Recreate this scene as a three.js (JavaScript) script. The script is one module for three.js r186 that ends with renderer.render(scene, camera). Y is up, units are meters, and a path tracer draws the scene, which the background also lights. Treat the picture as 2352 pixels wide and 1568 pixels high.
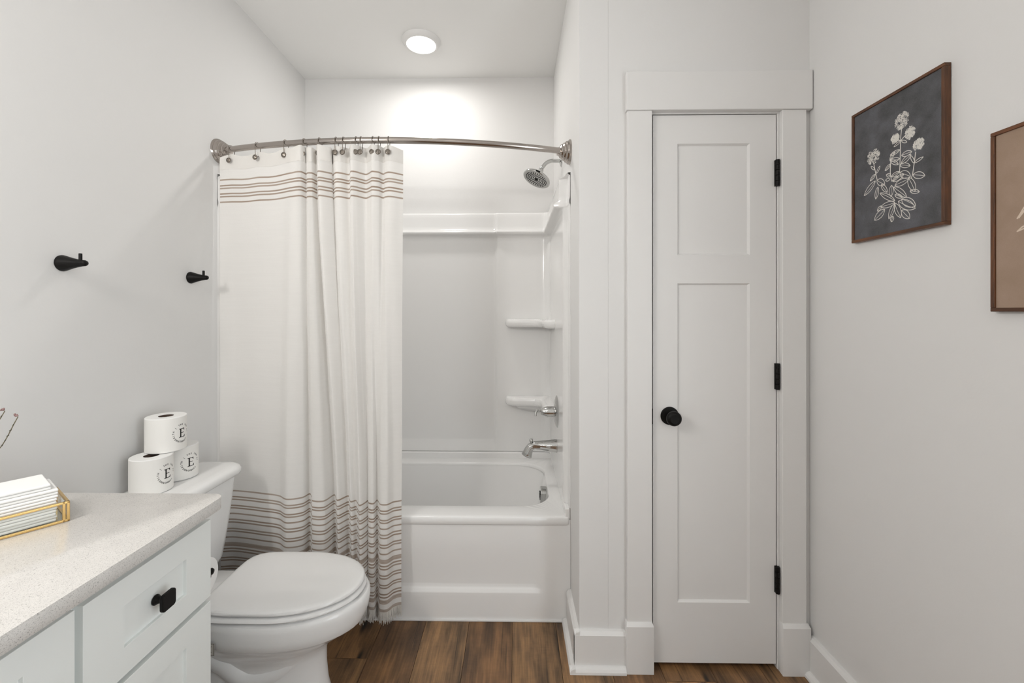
import * as THREE from 'three';
import { RoundedBoxGeometry } from 'three/addons/geometries/RoundedBoxGeometry.js';
import { mergeGeometries, toCreasedNormals } from 'three/addons/utils/BufferGeometryUtils.js';
import { RectAreaLightUniformsLib } from 'three/addons/lights/RectAreaLightUniformsLib.js';

RectAreaLightUniformsLib.init();
const W = 2352, H = 1568, D2R = Math.PI / 180;
const scene = new THREE.Scene();

// ---------------------------------------------------------------- camera (shift lens, level)
const camera = new THREE.PerspectiveCamera(2 * Math.atan(784 / 1000) / D2R, W / H, 0.02, 20);
camera.position.set(0, 1.315, 0);
camera.rotation.y = 0.9 * D2R;
camera.setViewOffset(W, H, 11.7, 67, W, H);
scene.add(camera);

const renderer = new THREE.WebGLRenderer({ antialias: true });
renderer.toneMapping = THREE.LinearToneMapping;
renderer.toneMappingExposure = 0.98;
renderer.shadowMap.enabled = true;
const LIGHT = { alcove: 142, room: 70, vanity: 0.82, day: 3.2 };   // disk lights and window: radiance, vanity bulbs: candela; all but alcove unseen

// ---------------------------------------------------------------- helpers
function rng(seed) { let s = seed >>> 0; return () => { s = (s + 0x6d2b79f5) >>> 0; let t = s; t = Math.imul(t ^ (t >>> 15), t | 1); t ^= t + Math.imul(t ^ (t >>> 7), t | 61); return ((t ^ (t >>> 14)) >>> 0) / 4294967296; }; }
function noise2(seed) {
  const r = rng(seed), g = new Float32Array(65536); for (let i = 0; i < 65536; i++) g[i] = r();
  const at = (x, y) => g[((y & 255) << 8) | (x & 255)];
  const f = (x, y) => { const i = Math.floor(x), j = Math.floor(y); let a = x - i, b = y - j; a = a * a * (3 - 2 * a); b = b * b * (3 - 2 * b);
    return (at(i, j) * (1 - a) + at(i + 1, j) * a) * (1 - b) + (at(i, j + 1) * (1 - a) + at(i + 1, j + 1) * a) * b; };
  return (x, y, o = 1) => { let v = 0, w = 0.5, t = 0; for (let k = 0; k < o; k++) { v += w * f(x, y); t += w; w *= 0.5; x = x * 2 + 17.3; y = y * 2 + 5.1; } return v / t; };
}
function dataTex(w, h, fn, srgb = true, rx = 1, ry = 1) {
  const d = new Uint8Array(w * h * 4);
  for (let y = 0; y < h; y++) for (let x = 0; x < w; x++) { const c = fn(x, y), k = (y * w + x) * 4; d[k] = c[0]; d[k + 1] = c[1]; d[k + 2] = c[2]; d[k + 3] = 255; }
  const t = new THREE.DataTexture(d, w, h); t.magFilter = THREE.LinearFilter; t.minFilter = THREE.LinearFilter; t.wrapS = t.wrapT = THREE.RepeatWrapping;
  if (srgb) t.colorSpace = THREE.SRGBColorSpace; t.repeat.set(rx, ry); t.needsUpdate = true; return t;
}
function canvasTex(w, h, draw) {
  const c = document.createElement('canvas'); c.width = w; c.height = h; draw(c.getContext('2d'), w, h);
  const t = new THREE.CanvasTexture(c); t.colorSpace = THREE.SRGBColorSpace; return t;
}
const used = new Map();
function numbered(n) { const k = used.get(n) ?? 0; used.set(n, k + 1); return k ? n + '_' + String(k).padStart(3, '0') : n; }
function shade(o) { o.castShadow = o.receiveShadow = true; return o; }
function mesh(name, geo, mat, parent) {
  const m = shade(new THREE.Mesh(geo, mat)); m.name = parent ? name : numbered(name); (parent ?? scene).add(m); return m;
}
function tag(o, label, category, group) { o.userData.label = label; o.userData.category = category; if (group) o.userData.group = group; return o; }
function thing(name, label, category, [x, y, z] = [0, 0, 0], turn = 0, group) {
  const g = new THREE.Group(); g.name = numbered(name); g.position.set(x, y, z); g.rotation.y = turn; scene.add(g); return tag(g, label, category, group);
}
// a part given in room coordinates, stored relative to its (unturned) parents
function part(name, geo, mat, parent) { let p = parent; const o = new THREE.Vector3(); while (p && p !== scene) { o.add(p.position); p = p.parent; } geo.translate(-o.x, -o.y, -o.z); return mesh(name, geo, mat, parent); }
function structure(name, geo, mat) { const m = mesh(name, geo, mat); m.userData.kind = 'structure'; return m; }
function copyOf(o, pos, label) { const c = o.clone(); c.name = numbered(o.name.replace(/_\d{3}$/, '')); c.position.set(...pos); c.userData = { ...o.userData }; if (label) c.userData.label = label; scene.add(c); return c; }
// box by its extents, with a small chamfer
function ext(x0, x1, y0, y1, z0, z1, r = 0.002) {
  const w = x1 - x0, h = y1 - y0, d = z1 - z0, g = r ? new RoundedBoxGeometry(w, h, d, 2, Math.min(r, w / 2.01, h / 2.01, d / 2.01)) : new THREE.BoxGeometry(w, h, d);
  g.translate((x0 + x1) / 2, (y0 + y1) / 2, (z0 + z1) / 2); return g;
}
function metric(g, s = 1) {   // uv in metres from the dominant normal
  const p = g.attributes.position, n = g.attributes.normal, uv = new Float32Array(p.count * 2);
  for (let i = 0; i < p.count; i++) {
    const a = Math.abs(n.getX(i)), b = Math.abs(n.getY(i)), c = Math.abs(n.getZ(i));
    const [u, v] = a >= b && a >= c ? [p.getZ(i), p.getY(i)] : b >= c ? [p.getX(i), p.getZ(i)] : [p.getX(i), p.getY(i)];
    uv[2 * i] = u * s; uv[2 * i + 1] = v * s;
  }
  g.setAttribute('uv', new THREE.BufferAttribute(uv, 2)); return g;
}
function clean(g) { const o = g.index ? g.toNonIndexed() : g.clone(); for (const k of Object.keys(o.attributes)) if (!['position', 'normal', 'uv'].includes(k)) o.deleteAttribute(k); return o; }
function merge(list) { return mergeGeometries(list.map(clean)); }
function loft(rings, { capA = true, capB = true, crease = 0.6, closed = true } = {}) {
  const n = rings[0].length, pos = [], idx = [];
  for (const r of rings) for (const p of r) pos.push(p[0], p[1], p[2]);
  const m = closed ? n : n - 1;
  for (let i = 0; i < rings.length - 1; i++) for (let j = 0; j < m; j++) { const a = i * n + j, b = i * n + (j + 1) % n, c = a + n, d = b + n; idx.push(a, c, b, b, c, d); }
  const cap = (r, base, flip) => { const c = [0, 0, 0]; r.forEach(p => { c[0] += p[0] / n; c[1] += p[1] / n; c[2] += p[2] / n; }); const k = pos.length / 3; pos.push(...c); for (let j = 0; j < n; j++) { const a = base + j, b = base + (j + 1) % n; flip ? idx.push(k, b, a) : idx.push(k, a, b); } };
  if (capA) cap(rings[0], 0, false); if (capB) cap(rings[rings.length - 1], (rings.length - 1) * n, true);
  const g = new THREE.BufferGeometry(); g.setAttribute('position', new THREE.Float32BufferAttribute(pos, 3)); g.setIndex(idx); g.computeVertexNormals();
  const o = toCreasedNormals(g, crease); o.setAttribute('uv', new THREE.BufferAttribute(new Float32Array(o.attributes.position.count * 2), 2)); return o;
}
function egg(y, xb, xf, hw, zc, n = 56, p = 2.9) {
  const c = xb + (xf - xb) * 0.46, out = [];
  for (let i = 0; i < n; i++) {
    const a = i / n * 2 * Math.PI, ca = Math.cos(a), sa = Math.sin(a);
    out.push(ca >= 0 ? [c + (xf - c) * ca ** 0.95, y, zc + hw * Math.sign(sa) * Math.abs(sa) ** 0.95] : [c - (c - xb) * Math.abs(ca) ** (2 / p), y, zc + hw * Math.sign(sa) * Math.abs(sa) ** (2 / p)]);
  }
  return out;
}
function roundRect(x0, x1, z0, z1, r, y, k = 7) {   // closed ring, r = corner radius
  const out = [];
  for (const [cx, cz, a0] of [[x1 - r, z1 - r, 0], [x0 + r, z1 - r, 90], [x0 + r, z0 + r, 180], [x1 - r, z0 + r, 270]])
    for (let i = 0; i <= k; i++) { const a = (a0 + 90 * i / k) * D2R; out.push([cx + r * Math.cos(a), y, cz + r * Math.sin(a)]); }
  return out;
}
function lathe(pts, seg = 40) { return new THREE.LatheGeometry(pts.map(([r, y]) => new THREE.Vector2(r, y)), seg); }
function tube(pts, r, seg = 24, rad = 10) { return new THREE.TubeGeometry(new THREE.CatmullRomCurve3(pts.map(p => new THREE.Vector3(...p))), seg, r, rad, false); }
function rectShape(x0, x1, y0, y1, S = THREE.Shape) { const s = new S(); s.moveTo(x0, y0); s.lineTo(x1, y0); s.lineTo(x1, y1); s.lineTo(x0, y1); s.closePath(); return s; }
function roundShape(x0, x1, y0, y1, r, S = THREE.Shape) {
  const s = new S(); s.moveTo(x0 + r, y0); s.lineTo(x1 - r, y0); s.absarc(x1 - r, y0 + r, r, -Math.PI / 2, 0); s.lineTo(x1, y1 - r); s.absarc(x1 - r, y1 - r, r, 0, Math.PI / 2);
  s.lineTo(x0 + r, y1); s.absarc(x0 + r, y1 - r, r, Math.PI / 2, Math.PI); s.lineTo(x0, y0 + r); s.absarc(x0 + r, y0 + r, r, Math.PI, 1.5 * Math.PI); return s;
}

// ---------------------------------------------------------------- materials
const N1 = noise2(11), N2 = noise2(23), N3 = noise2(57);
const rgb = (r, g, b) => new THREE.Color().setRGB(r, g, b);
const peel = dataTex(256, 256, (x, y) => { const v = 128 + 100 * (N1(x / 7, y / 7, 2) - 0.5) + 60 * (N2(x / 2.3, y / 2.3) - 0.5); return [v, v, v]; }, false, 3, 3);
const M = {
  wall: new THREE.MeshStandardMaterial({ color: rgb(0.785, 0.777, 0.766), roughness: 0.75, bumpMap: peel, bumpScale: 0.00025 }),
  ceiling: new THREE.MeshStandardMaterial({ color: rgb(0.85, 0.845, 0.83), roughness: 0.9, bumpMap: peel, bumpScale: 0.0002 }),
  trim: new THREE.MeshStandardMaterial({ color: rgb(0.80, 0.79, 0.777), roughness: 0.42 }),
  fiberglass: new THREE.MeshPhysicalMaterial({ color: rgb(0.89, 0.884, 0.874), roughness: 0.14, side: THREE.DoubleSide }),
  china: new THREE.MeshPhysicalMaterial({ color: rgb(0.89, 0.886, 0.878), roughness: 0.08, side: THREE.DoubleSide }),
  seat: new THREE.MeshPhysicalMaterial({ color: rgb(0.89, 0.883, 0.873), roughness: 0.22, side: THREE.DoubleSide }),
  cabinet: new THREE.MeshStandardMaterial({ color: rgb(0.87, 0.895, 0.875), roughness: 0.45 }),
  black: new THREE.MeshPhysicalMaterial({ color: rgb(0.006, 0.0055, 0.005), roughness: 0.45, specularIntensity: 0.35 }),
  chrome: new THREE.MeshStandardMaterial({ color: rgb(0.56, 0.56, 0.55), roughness: 0.07, metalness: 1 }),
  nickel: new THREE.MeshStandardMaterial({ color: rgb(0.44, 0.40, 0.37), roughness: 0.16, metalness: 1 }),
  ring: new THREE.MeshStandardMaterial({ color: rgb(0.26, 0.23, 0.2), roughness: 0.28, metalness: 1 }),
  brass: new THREE.MeshStandardMaterial({ color: rgb(0.72, 0.49, 0.2), roughness: 0.25, metalness: 1 }),
  glass: new THREE.MeshPhysicalMaterial({ color: rgb(0.96, 0.98, 0.97), roughness: 0.02, transmission: 1, thickness: 0, ior: 1.5 }),
  paper: new THREE.MeshStandardMaterial({ color: rgb(0.88, 0.875, 0.86), roughness: 0.95 }),
  card: new THREE.MeshStandardMaterial({ color: rgb(0.09, 0.06, 0.045), roughness: 0.9, side: THREE.DoubleSide }),
  lens: new THREE.MeshStandardMaterial({ color: 0xffffff, emissive: rgb(1, 0.97, 0.92), emissiveIntensity: 6, roughness: 0.5 }),
  gap: new THREE.MeshStandardMaterial({ color: rgb(0.03, 0.03, 0.03), roughness: 1 }),
};

// ---------------------------------------------------------------- room shell
const L = -1.279, R = 1.088, AX = 0.242, ZB = -2.65, ZD = -1.62, ZF = 1.75, HC = 2.743, T = 0.11;
structure('wall_back', metric(ext(L, AX, 0, HC, ZB - T, ZB, 0)), M.wall);
structure('wall_partition', metric(ext(AX, AX + T, 0, HC, ZB - T, ZD, 0.003)), M.wall);
const WZ0 = -0.30, WZ1 = 0.74, WY0 = 0.42, WY1 = 2.12;   // unseen window in the right wall, placed to light the room
structure('wall_left', metric(ext(L - T, L, 0, HC, ZB - T, ZF + T, 0)), M.wall);
structure('wall_right', metric(merge([ext(R, R + T, 0, HC, ZD - T, WZ0, 0), ext(R, R + T, 0, HC, WZ1, ZF + T, 0), ext(R, R + T, 0, WY0, WZ0, WZ1, 0), ext(R, R + T, WY1, HC, WZ0, WZ1, 0)])), M.wall);
structure('wall_behind', metric(ext(L, R, 0, HC, ZF, ZF + T, 0)), M.wall);
const JX0 = 0.5125, JX1 = 0.9712, JY = 2.0475;   // clear door opening
structure('wall_door', metric(merge([ext(AX + T - 0.001, JX0 - 0.018, 0, HC, ZD - T, ZD, 0), ext(JX1 + 0.018, R, 0, HC, ZD - T, ZD, 0), ext(JX0 - 0.018, JX1 + 0.018, JY + 0.018, HC, ZD - T, ZD, 0)])), M.wall);
structure('ceiling', metric(ext(L - T, R + T, HC, HC + 0.1, ZB - T, ZF + T, 0)), M.ceiling);

// plank floor: every plank a child of the floor
{
  const floor = structure('floor', ext(L - T, R + T, -0.06, -0.0062, ZB - T, ZF + T, 0), M.gap);
  const tones = [[143, 106, 70], [150, 113, 76], [136, 100, 67], [147, 109, 73], [139, 104, 71], [154, 118, 81]];
  const mats = tones.map((c, v) => {
    const nz = noise2(100 + v), nk = noise2(200 + v), r = rng(300 + v), knots = Array.from({ length: 3 }, () => [r() * 256, r() * 1024, 6 + r() * 12]);
    const cracks = Array.from({ length: 5 }, () => [r() * 256, r() * 1024, 60 + r() * 160, (r() - 0.5) * 0.1]);
    const map = dataTex(256, 1024, (x, y) => {
      let bend = 0, dark = 0;
      for (const [kx, ky, kr] of knots) { const dx = x - kx, dy = (y - ky) * 0.4, d = Math.hypot(dx, dy); bend += kr * 1.6 * Math.exp(-d / (kr * 2.2)) * Math.sign(dx || 1); dark += 0.75 * Math.exp(-((d / kr) ** 2) * 1.6); }
      const u = x + bend, broad = nz(u / 40, y / 260, 3), streak = nz(u / 13 + 40, y / 210 + 9, 4), fine = nk(u / 2.2, y / 60, 2), blot = nk(u / 60 + 3, y / 120, 4), saw = nk(x / 30, y / 4.2, 2);
      for (const [cx, cy, len, sl] of cracks) if (Math.abs(y - cy) < len) { const d = Math.abs(x - cx - sl * (y - cy) - 3 * (nz(y / 20, cx) - 0.5)); dark += 0.5 * Math.exp(-d * d / 2.2) * (1 - Math.abs(y - cy) / len); }
      let k = 0.80 + 0.40 * (broad - 0.5) + 0.30 * (streak - 0.5) + 0.20 * (fine - 0.5) + 0.62 * (blot - 0.5) + 0.06 * (saw - 0.5) * (0.3 + 1.4 * broad);
      k = Math.max(0.2, k * (1 - Math.min(0.72, dark)));
      const w = (blot - 0.5) * 18;
      return [Math.min(255, c[0] * k + w), Math.min(255, c[1] * k + w * 0.7), Math.min(255, c[2] * k + w * 0.2)];
    });
    return new THREE.MeshStandardMaterial({ map, roughness: 0.48 });
  });
  const w = 0.183, len = 1.22, bx = new THREE.BoxGeometry(w - 0.0014, 0.006, len - 0.0014), bx2 = bx.clone();
  { const uv = bx2.attributes.uv; for (let i = 0; i < uv.count; i++) uv.setXY(i, 1 - uv.getX(i), 1 - uv.getY(i)); }
  const r = rng(9);
  for (let i = 0; ; i++) {
    const x = L - 0.10 + i * w; if (x - w / 2 > R + 0.05) break;
    let z = ZB - 0.3 - r() * 0.8; let prev = -1;
    while (z - len / 2 < ZF + 0.05) {
      let v = Math.floor(r() * 6); if (v === prev) v = (v + 1) % 6; prev = v;
      if (z + len / 2 > ZB - 0.02) { const p = mesh('plank', r() < 0.5 ? bx : bx2, mats[v], floor); p.position.set(x, -0.003 - r() * 0.0002, z); }
      z += len;
    }
  }
}

// baseboards with a chamfered top and a shoe moulding
function baseProfile(len, shoe = len, from = 0) {
  const s = new THREE.Shape(); s.moveTo(0, 0); s.lineTo(0.019, 0); s.lineTo(0.019, 0.129); s.lineTo(0.010, 0.140); s.lineTo(0, 0.142); s.closePath();
  const q = new THREE.Shape(); q.moveTo(0.019, 0); q.lineTo(0.038, 0); q.lineTo(0.037, 0.008); q.lineTo(0.032, 0.016); q.lineTo(0.025, 0.020); q.lineTo(0.019, 0.021); q.closePath();
  return merge([[s, len], [q, shoe]].map(([a, d]) => new THREE.ExtrudeGeometry(a, { depth: d, bevelEnabled: false }).translate(0, 0, a === s ? from : 0)));
}
{
  let g = baseProfile(1.852 - 1.62 + 0.0186, 1.852 - 1.62 + 0.0374, 0.0194); g.rotateY(Math.PI); g.translate(AX, 0, ZD + 0.038); structure('baseboard_partition', g, M.trim);          // facing the tub side
  g = baseProfile(0.4094 - AX + 0.019, 0.4094 - AX + 0.038); g.rotateY(-Math.PI / 2); g.translate(0.4094, 0, ZD); structure('baseboard_door', g, M.trim);
  g = baseProfile(ZF + 1.60); g.rotateY(Math.PI); g.translate(R, 0, ZF); structure('baseboard_right', g, M.trim);
  g = baseProfile(1.85 - 1.08); g.translate(L, 0, -1.852); structure('baseboard_left', g, M.trim);
  g = baseProfile(R - 0.04 - L - 0.62); g.rotateY(Math.PI / 2); g.translate(L + 0.6, 0, ZF); structure('baseboard_behind', g, M.trim);
}

// door casing
{
  const c = new THREE.Group(); c.name = 'trim_1'; c.userData.kind = 'structure'; scene.add(c);
  mesh('side_casing', ext(0.4158, 0.5064, 0.17, 2.053, ZD, ZD + 0.020, 0.003), M.trim, c);
  mesh('side_casing', ext(0.9775, 1.0655, 0.17, 2.053, ZD, ZD + 0.020, 0.003), M.trim, c);
  mesh('head_casing', ext(0.411, 1.0845, 2.0527, 2.194, ZD, ZD + 0.026, 0.003), M.trim, c);
  for (const [a, b] of [[0.4094, 0.5093], [0.9735, 1.0735]]) {
    const s = rectShape(a, b, 0, 0.172); const g = new THREE.ExtrudeGeometry(s, { depth: 0.026, bevelEnabled: true, bevelSize: 0.0, bevelThickness: 0.0 });
    const top = loft([roundRect(a, b, ZD, ZD + 0.032, 0.001, 0), roundRect(a, b, ZD, ZD + 0.032, 0.001, 0.172), roundRect(a + 0.004, b - 0.004, ZD, ZD + 0.022, 0.001, 0.184)]); g.dispose();
    mesh('plinth_block', top, M.trim, c);
  }
  const j = new THREE.Group(); j.name = 'trim_2'; j.userData.kind = 'structure'; scene.add(j);
  mesh('side_jamb', ext(JX0 - 0.018, JX0, 0, JY, ZD - T, ZD, 0.001), M.trim, j);
  mesh('side_jamb', ext(JX1, JX1 + 0.018, 0, JY, ZD - T, ZD, 0.001), M.trim, j);
  mesh('head_jamb', ext(JX0 - 0.018, JX1 + 0.018, JY, JY + 0.018, ZD - T, ZD, 0.001), M.trim, j);
  mesh('door_stop', merge([ext(JX0, JX0 + 0.011, 0, JY, ZD - 0.075, ZD - 0.040, 0.001), ext(JX1 - 0.011, JX1, 0, JY, ZD - 0.075, ZD - 0.040, 0.001), ext(JX0, JX1, JY - 0.011, JY, ZD - 0.075, ZD - 0.040, 0.001)]), M.trim, j);
}

// closet door: two sunk panels, knob, three hinges
{
  const door = new THREE.Group(); door.name = 'door_1'; door.userData.kind = 'structure'; door.position.set(0.742, 0.0185, ZD - 0.02); scene.add(door);
  const x0 = 0.5164, x1 = 0.9672, y0 = 0.0185, y1 = 2.0440, zf = ZD - 0.002;
  const s = rectShape(x0, x1, y0, y1), b = 0.0065;
  const P = [[0.6125, 0.8655, 1.5335, 1.9325], [0.6125, 0.8655, 0.248, 1.416]];
  for (const [a, c, d, e] of P) s.holes.push(rectShape(a - b, c + b, d - b, e + b, THREE.Path));
  const g = new THREE.ExtrudeGeometry(s, { depth: 0.035, bevelEnabled: false }); g.translate(0, 0, zf - 0.035);
  part('stile_and_rail_frame', g, M.trim, door);
  for (const [a, c, d, e] of P) {   // bevelled sticking round a sunk panel
    const ring = (o, z) => [[a - o, d - o, z], [c + o, d - o, z], [c + o, e + o, z], [a - o, e + o, z]];
    part('sticking', loft([ring(b + 0.0002, zf), ring(0, zf - 0.0085)], { capA: false, capB: false, crease: 0.1 }), M.trim, door);
    part('panel', ext(a - 0.002, c + 0.002, d - 0.002, e + 0.002, zf - 0.027, zf - 0.0084, 0), M.trim, door);
  }
  const knob = new THREE.Group(); knob.name = 'door_knob'; knob.userData.label = 'round matt black door knob on a round rose'; door.add(knob); knob.position.set(0.577 - 0.742, 0.932 - 0.0185, zf - door.position.z);
  const rose = lathe([[0, 0], [0.0335, 0], [0.0335, 0.003], [0.031, 0.007], [0.0, 0.008]]); rose.rotateX(Math.PI / 2); mesh('rose', rose, M.black, knob);
  const kn = lathe([[0.0, 0.004], [0.012, 0.006], [0.0105, 0.02], [0.012, 0.028], [0.022, 0.033], [0.0265, 0.040], [0.0268, 0.048], [0.024, 0.055], [0.0165, 0.058], [0.0155, 0.0572], [0, 0.0568]]); kn.rotateX(Math.PI / 2); mesh('knob', kn, M.black, knob);
  part('latch', ext(x0 - 0.0022, x0 + 0.003, 0.90, 0.957, zf - 0.03, zf - 0.0004, 0.0005), M.black, door);
  for (const [a, c] of [[1.778, 1.876], [1.031, 1.128], [0.283, 0.382]]) {
    const leafs = [ext(0.9665, 0.9775, a + 0.001, c - 0.001, ZD - 0.003, ZD + 0.0015, 0.0005), ext(0.9612, 0.9668, a + 0.001, c - 0.001, ZD - 0.003, ZD + 0.0012, 0.0005)];
    const n = 5, h = (c - a) / n; for (let i = 0; i < n; i++) { const k = lathe([[0, 0], [0.0068, 0.0003], [0.0073, 0.001], [0.0073, h - 0.0013], [0.0068, h - 0.0006], [0, h - 0.0003]], 20); k.translate(0.9685, a + i * h, ZD + 0.0065); leafs.push(k); }
    part('hinge', merge(leafs), M.black, door);
  }
}

// ---------------------------------------------------------------- unseen obscured-glass window: glowing panes out of view, placed to light the room
{
  const w = new THREE.Group(); w.name = 'unseen_window_1'; w.userData.kind = 'structure'; scene.add(w);
  for (const [a, b, c, d] of [[WZ0, WZ1, WY0, WY0 + 0.045], [WZ0, WZ1, WY1 - 0.045, WY1], [WZ0, WZ0 + 0.045, WY0 + 0.045, WY1 - 0.045], [WZ1 - 0.045, WZ1, WY0 + 0.045, WY1 - 0.045], [WZ0 + 0.045, WZ1 - 0.045, 1.25, 1.29]]) mesh('window_frame', ext(R + 0.03, R + 0.08, c, d, a, b, 0.003), M.trim, w);
  for (const [c, d] of [[WY0 + 0.045, 1.25], [1.29, WY1 - 0.045]]) {
    mesh('glowing_frosted_pane', ext(R + 0.052, R + 0.058, c, d, WZ0 + 0.045, WZ1 - 0.045, 0), new THREE.MeshStandardMaterial({ color: rgb(0.8, 0.82, 0.84), emissive: rgb(0.9, 0.96, 1), emissiveIntensity: 0.3 * LIGHT.day, roughness: 0.6 }), w);
    const l = new THREE.RectAreaLight(rgb(0.9, 0.96, 1), LIGHT.day, WZ1 - WZ0 - 0.09, d - c); l.name = 'unseen_pane_light'; l.position.set(R + 0.050, (c + d) / 2, (WZ0 + WZ1) / 2); l.rotation.y = Math.PI / 2; l.castShadow = true; w.add(l);
  }
  mesh('window_casing', merge([ext(R - 0.018, R, WY0 - 0.09, WY0, WZ0 - 0.09, WZ1 + 0.08, 0.003), ext(R - 0.018, R, WY1, WY1 + 0.13, WZ0 - 0.1, WZ1 + 0.085, 0.003), ext(R - 0.018, R, WY0, WY1, WZ0 - 0.09, WZ0, 0.003), ext(R - 0.018, R, WY0, WY1, WZ1, WZ1 + 0.08, 0.003)]), M.trim, w);
}

// ---------------------------------------------------------------- lamps
function diskLight(name, label, [x, y, z], rad) {
  const g = thing(name, label, 'ceiling light', [x, y, z], 0, undefined);
  mesh('trim_ring', lathe([[0.076, -0.022], [0.080, -0.024], [0.086, -0.0225], [0.097, -0.010], [0.101, -0.002], [0.101, 0]], 64), M.trim, g);
  mesh('lens', lathe([[0, -0.0235], [0.06, -0.0232], [0.0765, -0.022], [0.0765, -0.004]], 64), M.lens, g);
  const l = new THREE.RectAreaLight(rgb(1, 0.975, 0.94), rad, 0.104, 0.104); l.name = 'lens_light'; l.position.y = -0.0245; l.rotation.x = -Math.PI / 2; l.castShadow = true; g.add(l); return g;
}
diskLight('recessed_light', 'round white disk light glowing on the ceiling above the bathtub', [-0.487, HC, -2.286], LIGHT.alcove);
diskLight('recessed_light', 'unseen round white disk light on the ceiling behind the camera, lighting the room', [0.0, HC, 1.0], LIGHT.room);  // out of view behind the camera, placed to light the room from above
{
  const g = thing('unseen_vanity_light', 'unseen three shade wall light above the vanity, out of view', 'wall light', [L, 2.02, -0.10]);  // unseen lamp, placed out of view to light the counter and door wall
  mesh('backplate', ext(0, 0.022, -0.055, 0.055, -0.30, 0.30, 0.006), M.black, g);
  for (const z of [-0.22, 0, 0.22]) {
    mesh('arm', tube([[0.02, 0, z], [0.07, 0.005, z], [0.10, 0.0, z], [0.105, -0.03, z]], 0.007, 16, 10), M.black, g);
    const s = lathe([[0.018, -0.028], [0.03, -0.032], [0.045, -0.06], [0.05, -0.10], [0.05, -0.15], [0.046, -0.155], [0, -0.156]], 32); s.translate(0.105, 0, z);
    mesh('glowing_shade', s, new THREE.MeshStandardMaterial({ color: 0xffffff, emissive: rgb(1, 0.96, 0.9), emissiveIntensity: 2.5, roughness: 0.6 }), g);
    const p = new THREE.PointLight(rgb(1, 0.975, 0.94), LIGHT.vanity, 0, 2); p.name = 'bulb_light'; p.position.set(0.105, -0.10, z); p.shadow.radius = 2.4; p.castShadow = true; g.add(p);
  }
}

// ---------------------------------------------------------------- bathtub
const TX0 = -1.276, TX1 = 0.2412, TZ0 = -2.63, TZ1 = -1.852;
{
  const t = thing('bathtub', 'glossy white alcove bathtub with a sunk panel in its apron', 'bathtub', [(TX0 + TX1) / 2, 0, (TZ0 + TZ1) / 2]);
  const s = roundShape(TX0 + 0.012, TX1 - 0.012, -TZ1 + 0.012, -TZ0 - 0.012, 0.008);
  s.holes.push(roundShape(-1.205 - 0.010, 0.168 + 0.010, 1.964 - 0.010, 2.522 + 0.010, 0.15, THREE.Path));
  const rim = new THREE.ExtrudeGeometry(s, { depth: 0.014, bevelEnabled: true, bevelSize: 0.012, bevelThickness: 0.012, bevelSegments: 5, curveSegments: 16 });
  rim.rotateX(-Math.PI / 2); rim.translate(0, 0.444 - 0.026, 0);
  part('rim', toCreasedNormals(clean(rim), 0.5), M.fiberglass, t);
  const rings = [[0.425, 0], [0.40, 0.004], [0.30, 0.026], [0.20, 0.048], [0.14, 0.07], [0.11, 0.10], [0.098, 0.15]].map(([y, d]) => roundRect(-1.203 + d * 2.2, 0.166 - d, -2.520 + d * 0.8, -1.966 - d * 0.8, Math.max(0.05, 0.148 - d * 0.35), y, 10));
  part('basin', loft(rings, { capA: false, crease: 1.2 }), M.fiberglass, t);
  // apron: the sunk panel deepens towards a sloping ledge near the floor
  const sm = (a, b, v) => { const k = Math.min(1, Math.max(0, (v - a) / (b - a))); return k * k * (3 - 2 * k); };
  const xs = [], ys = []; for (let i = 0; i <= 120; i++) xs.push(TX0 + (TX1 - TX0) * i / 120); for (let i = 0; i <= 70; i++) ys.push(0.43 * (i / 70));
  const rows = ys.map(y => xs.map(x => {
    const lean = 0.10 * Math.max(0, y - 0.12), inside = sm(0, 0.045, (0.128 + lean * 0.5 - x)) * sm(0, 0.045, x - (TX0 + 0.11 - lean));
    const sunk = sm(0.118, 0.146, y) * (1 - 0.85 * sm(0.15, 0.40, y));
    return [x, y, TZ1 + 0.003 - 0.006 - 0.014 * inside * sunk - 0.004 * sm(0.30, 0.42, y)];
  }));
  part('apron', merge([loft(rows, { capA: false, capB: false, closed: false, crease: 1.2 }), ext(TX0, TX1 - 0.001, 0, 0.42, TZ1 - 0.06, TZ1 - 0.04, 0.001)]), M.fiberglass, t);
  part('upstand', merge([ext(TX0, TX1, 0.43, 0.4795, TZ0 + 0.0, TZ0 + 0.03, 0.008), ext(TX1 - 0.022, TX1, 0.43, 0.4795, TZ0, TZ1 - 0.008, 0.006), ext(TX0, TX0 + 0.022, 0.43, 0.4795, TZ0, TZ1 - 0.008, 0.006)]), M.fiberglass, t);
  part('caulk_line', ext(TX0, 0.205, 0, 0.007, TZ1 - 0.004, TZ1 + 0.004, 0.002), M.trim, t);
}

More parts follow.
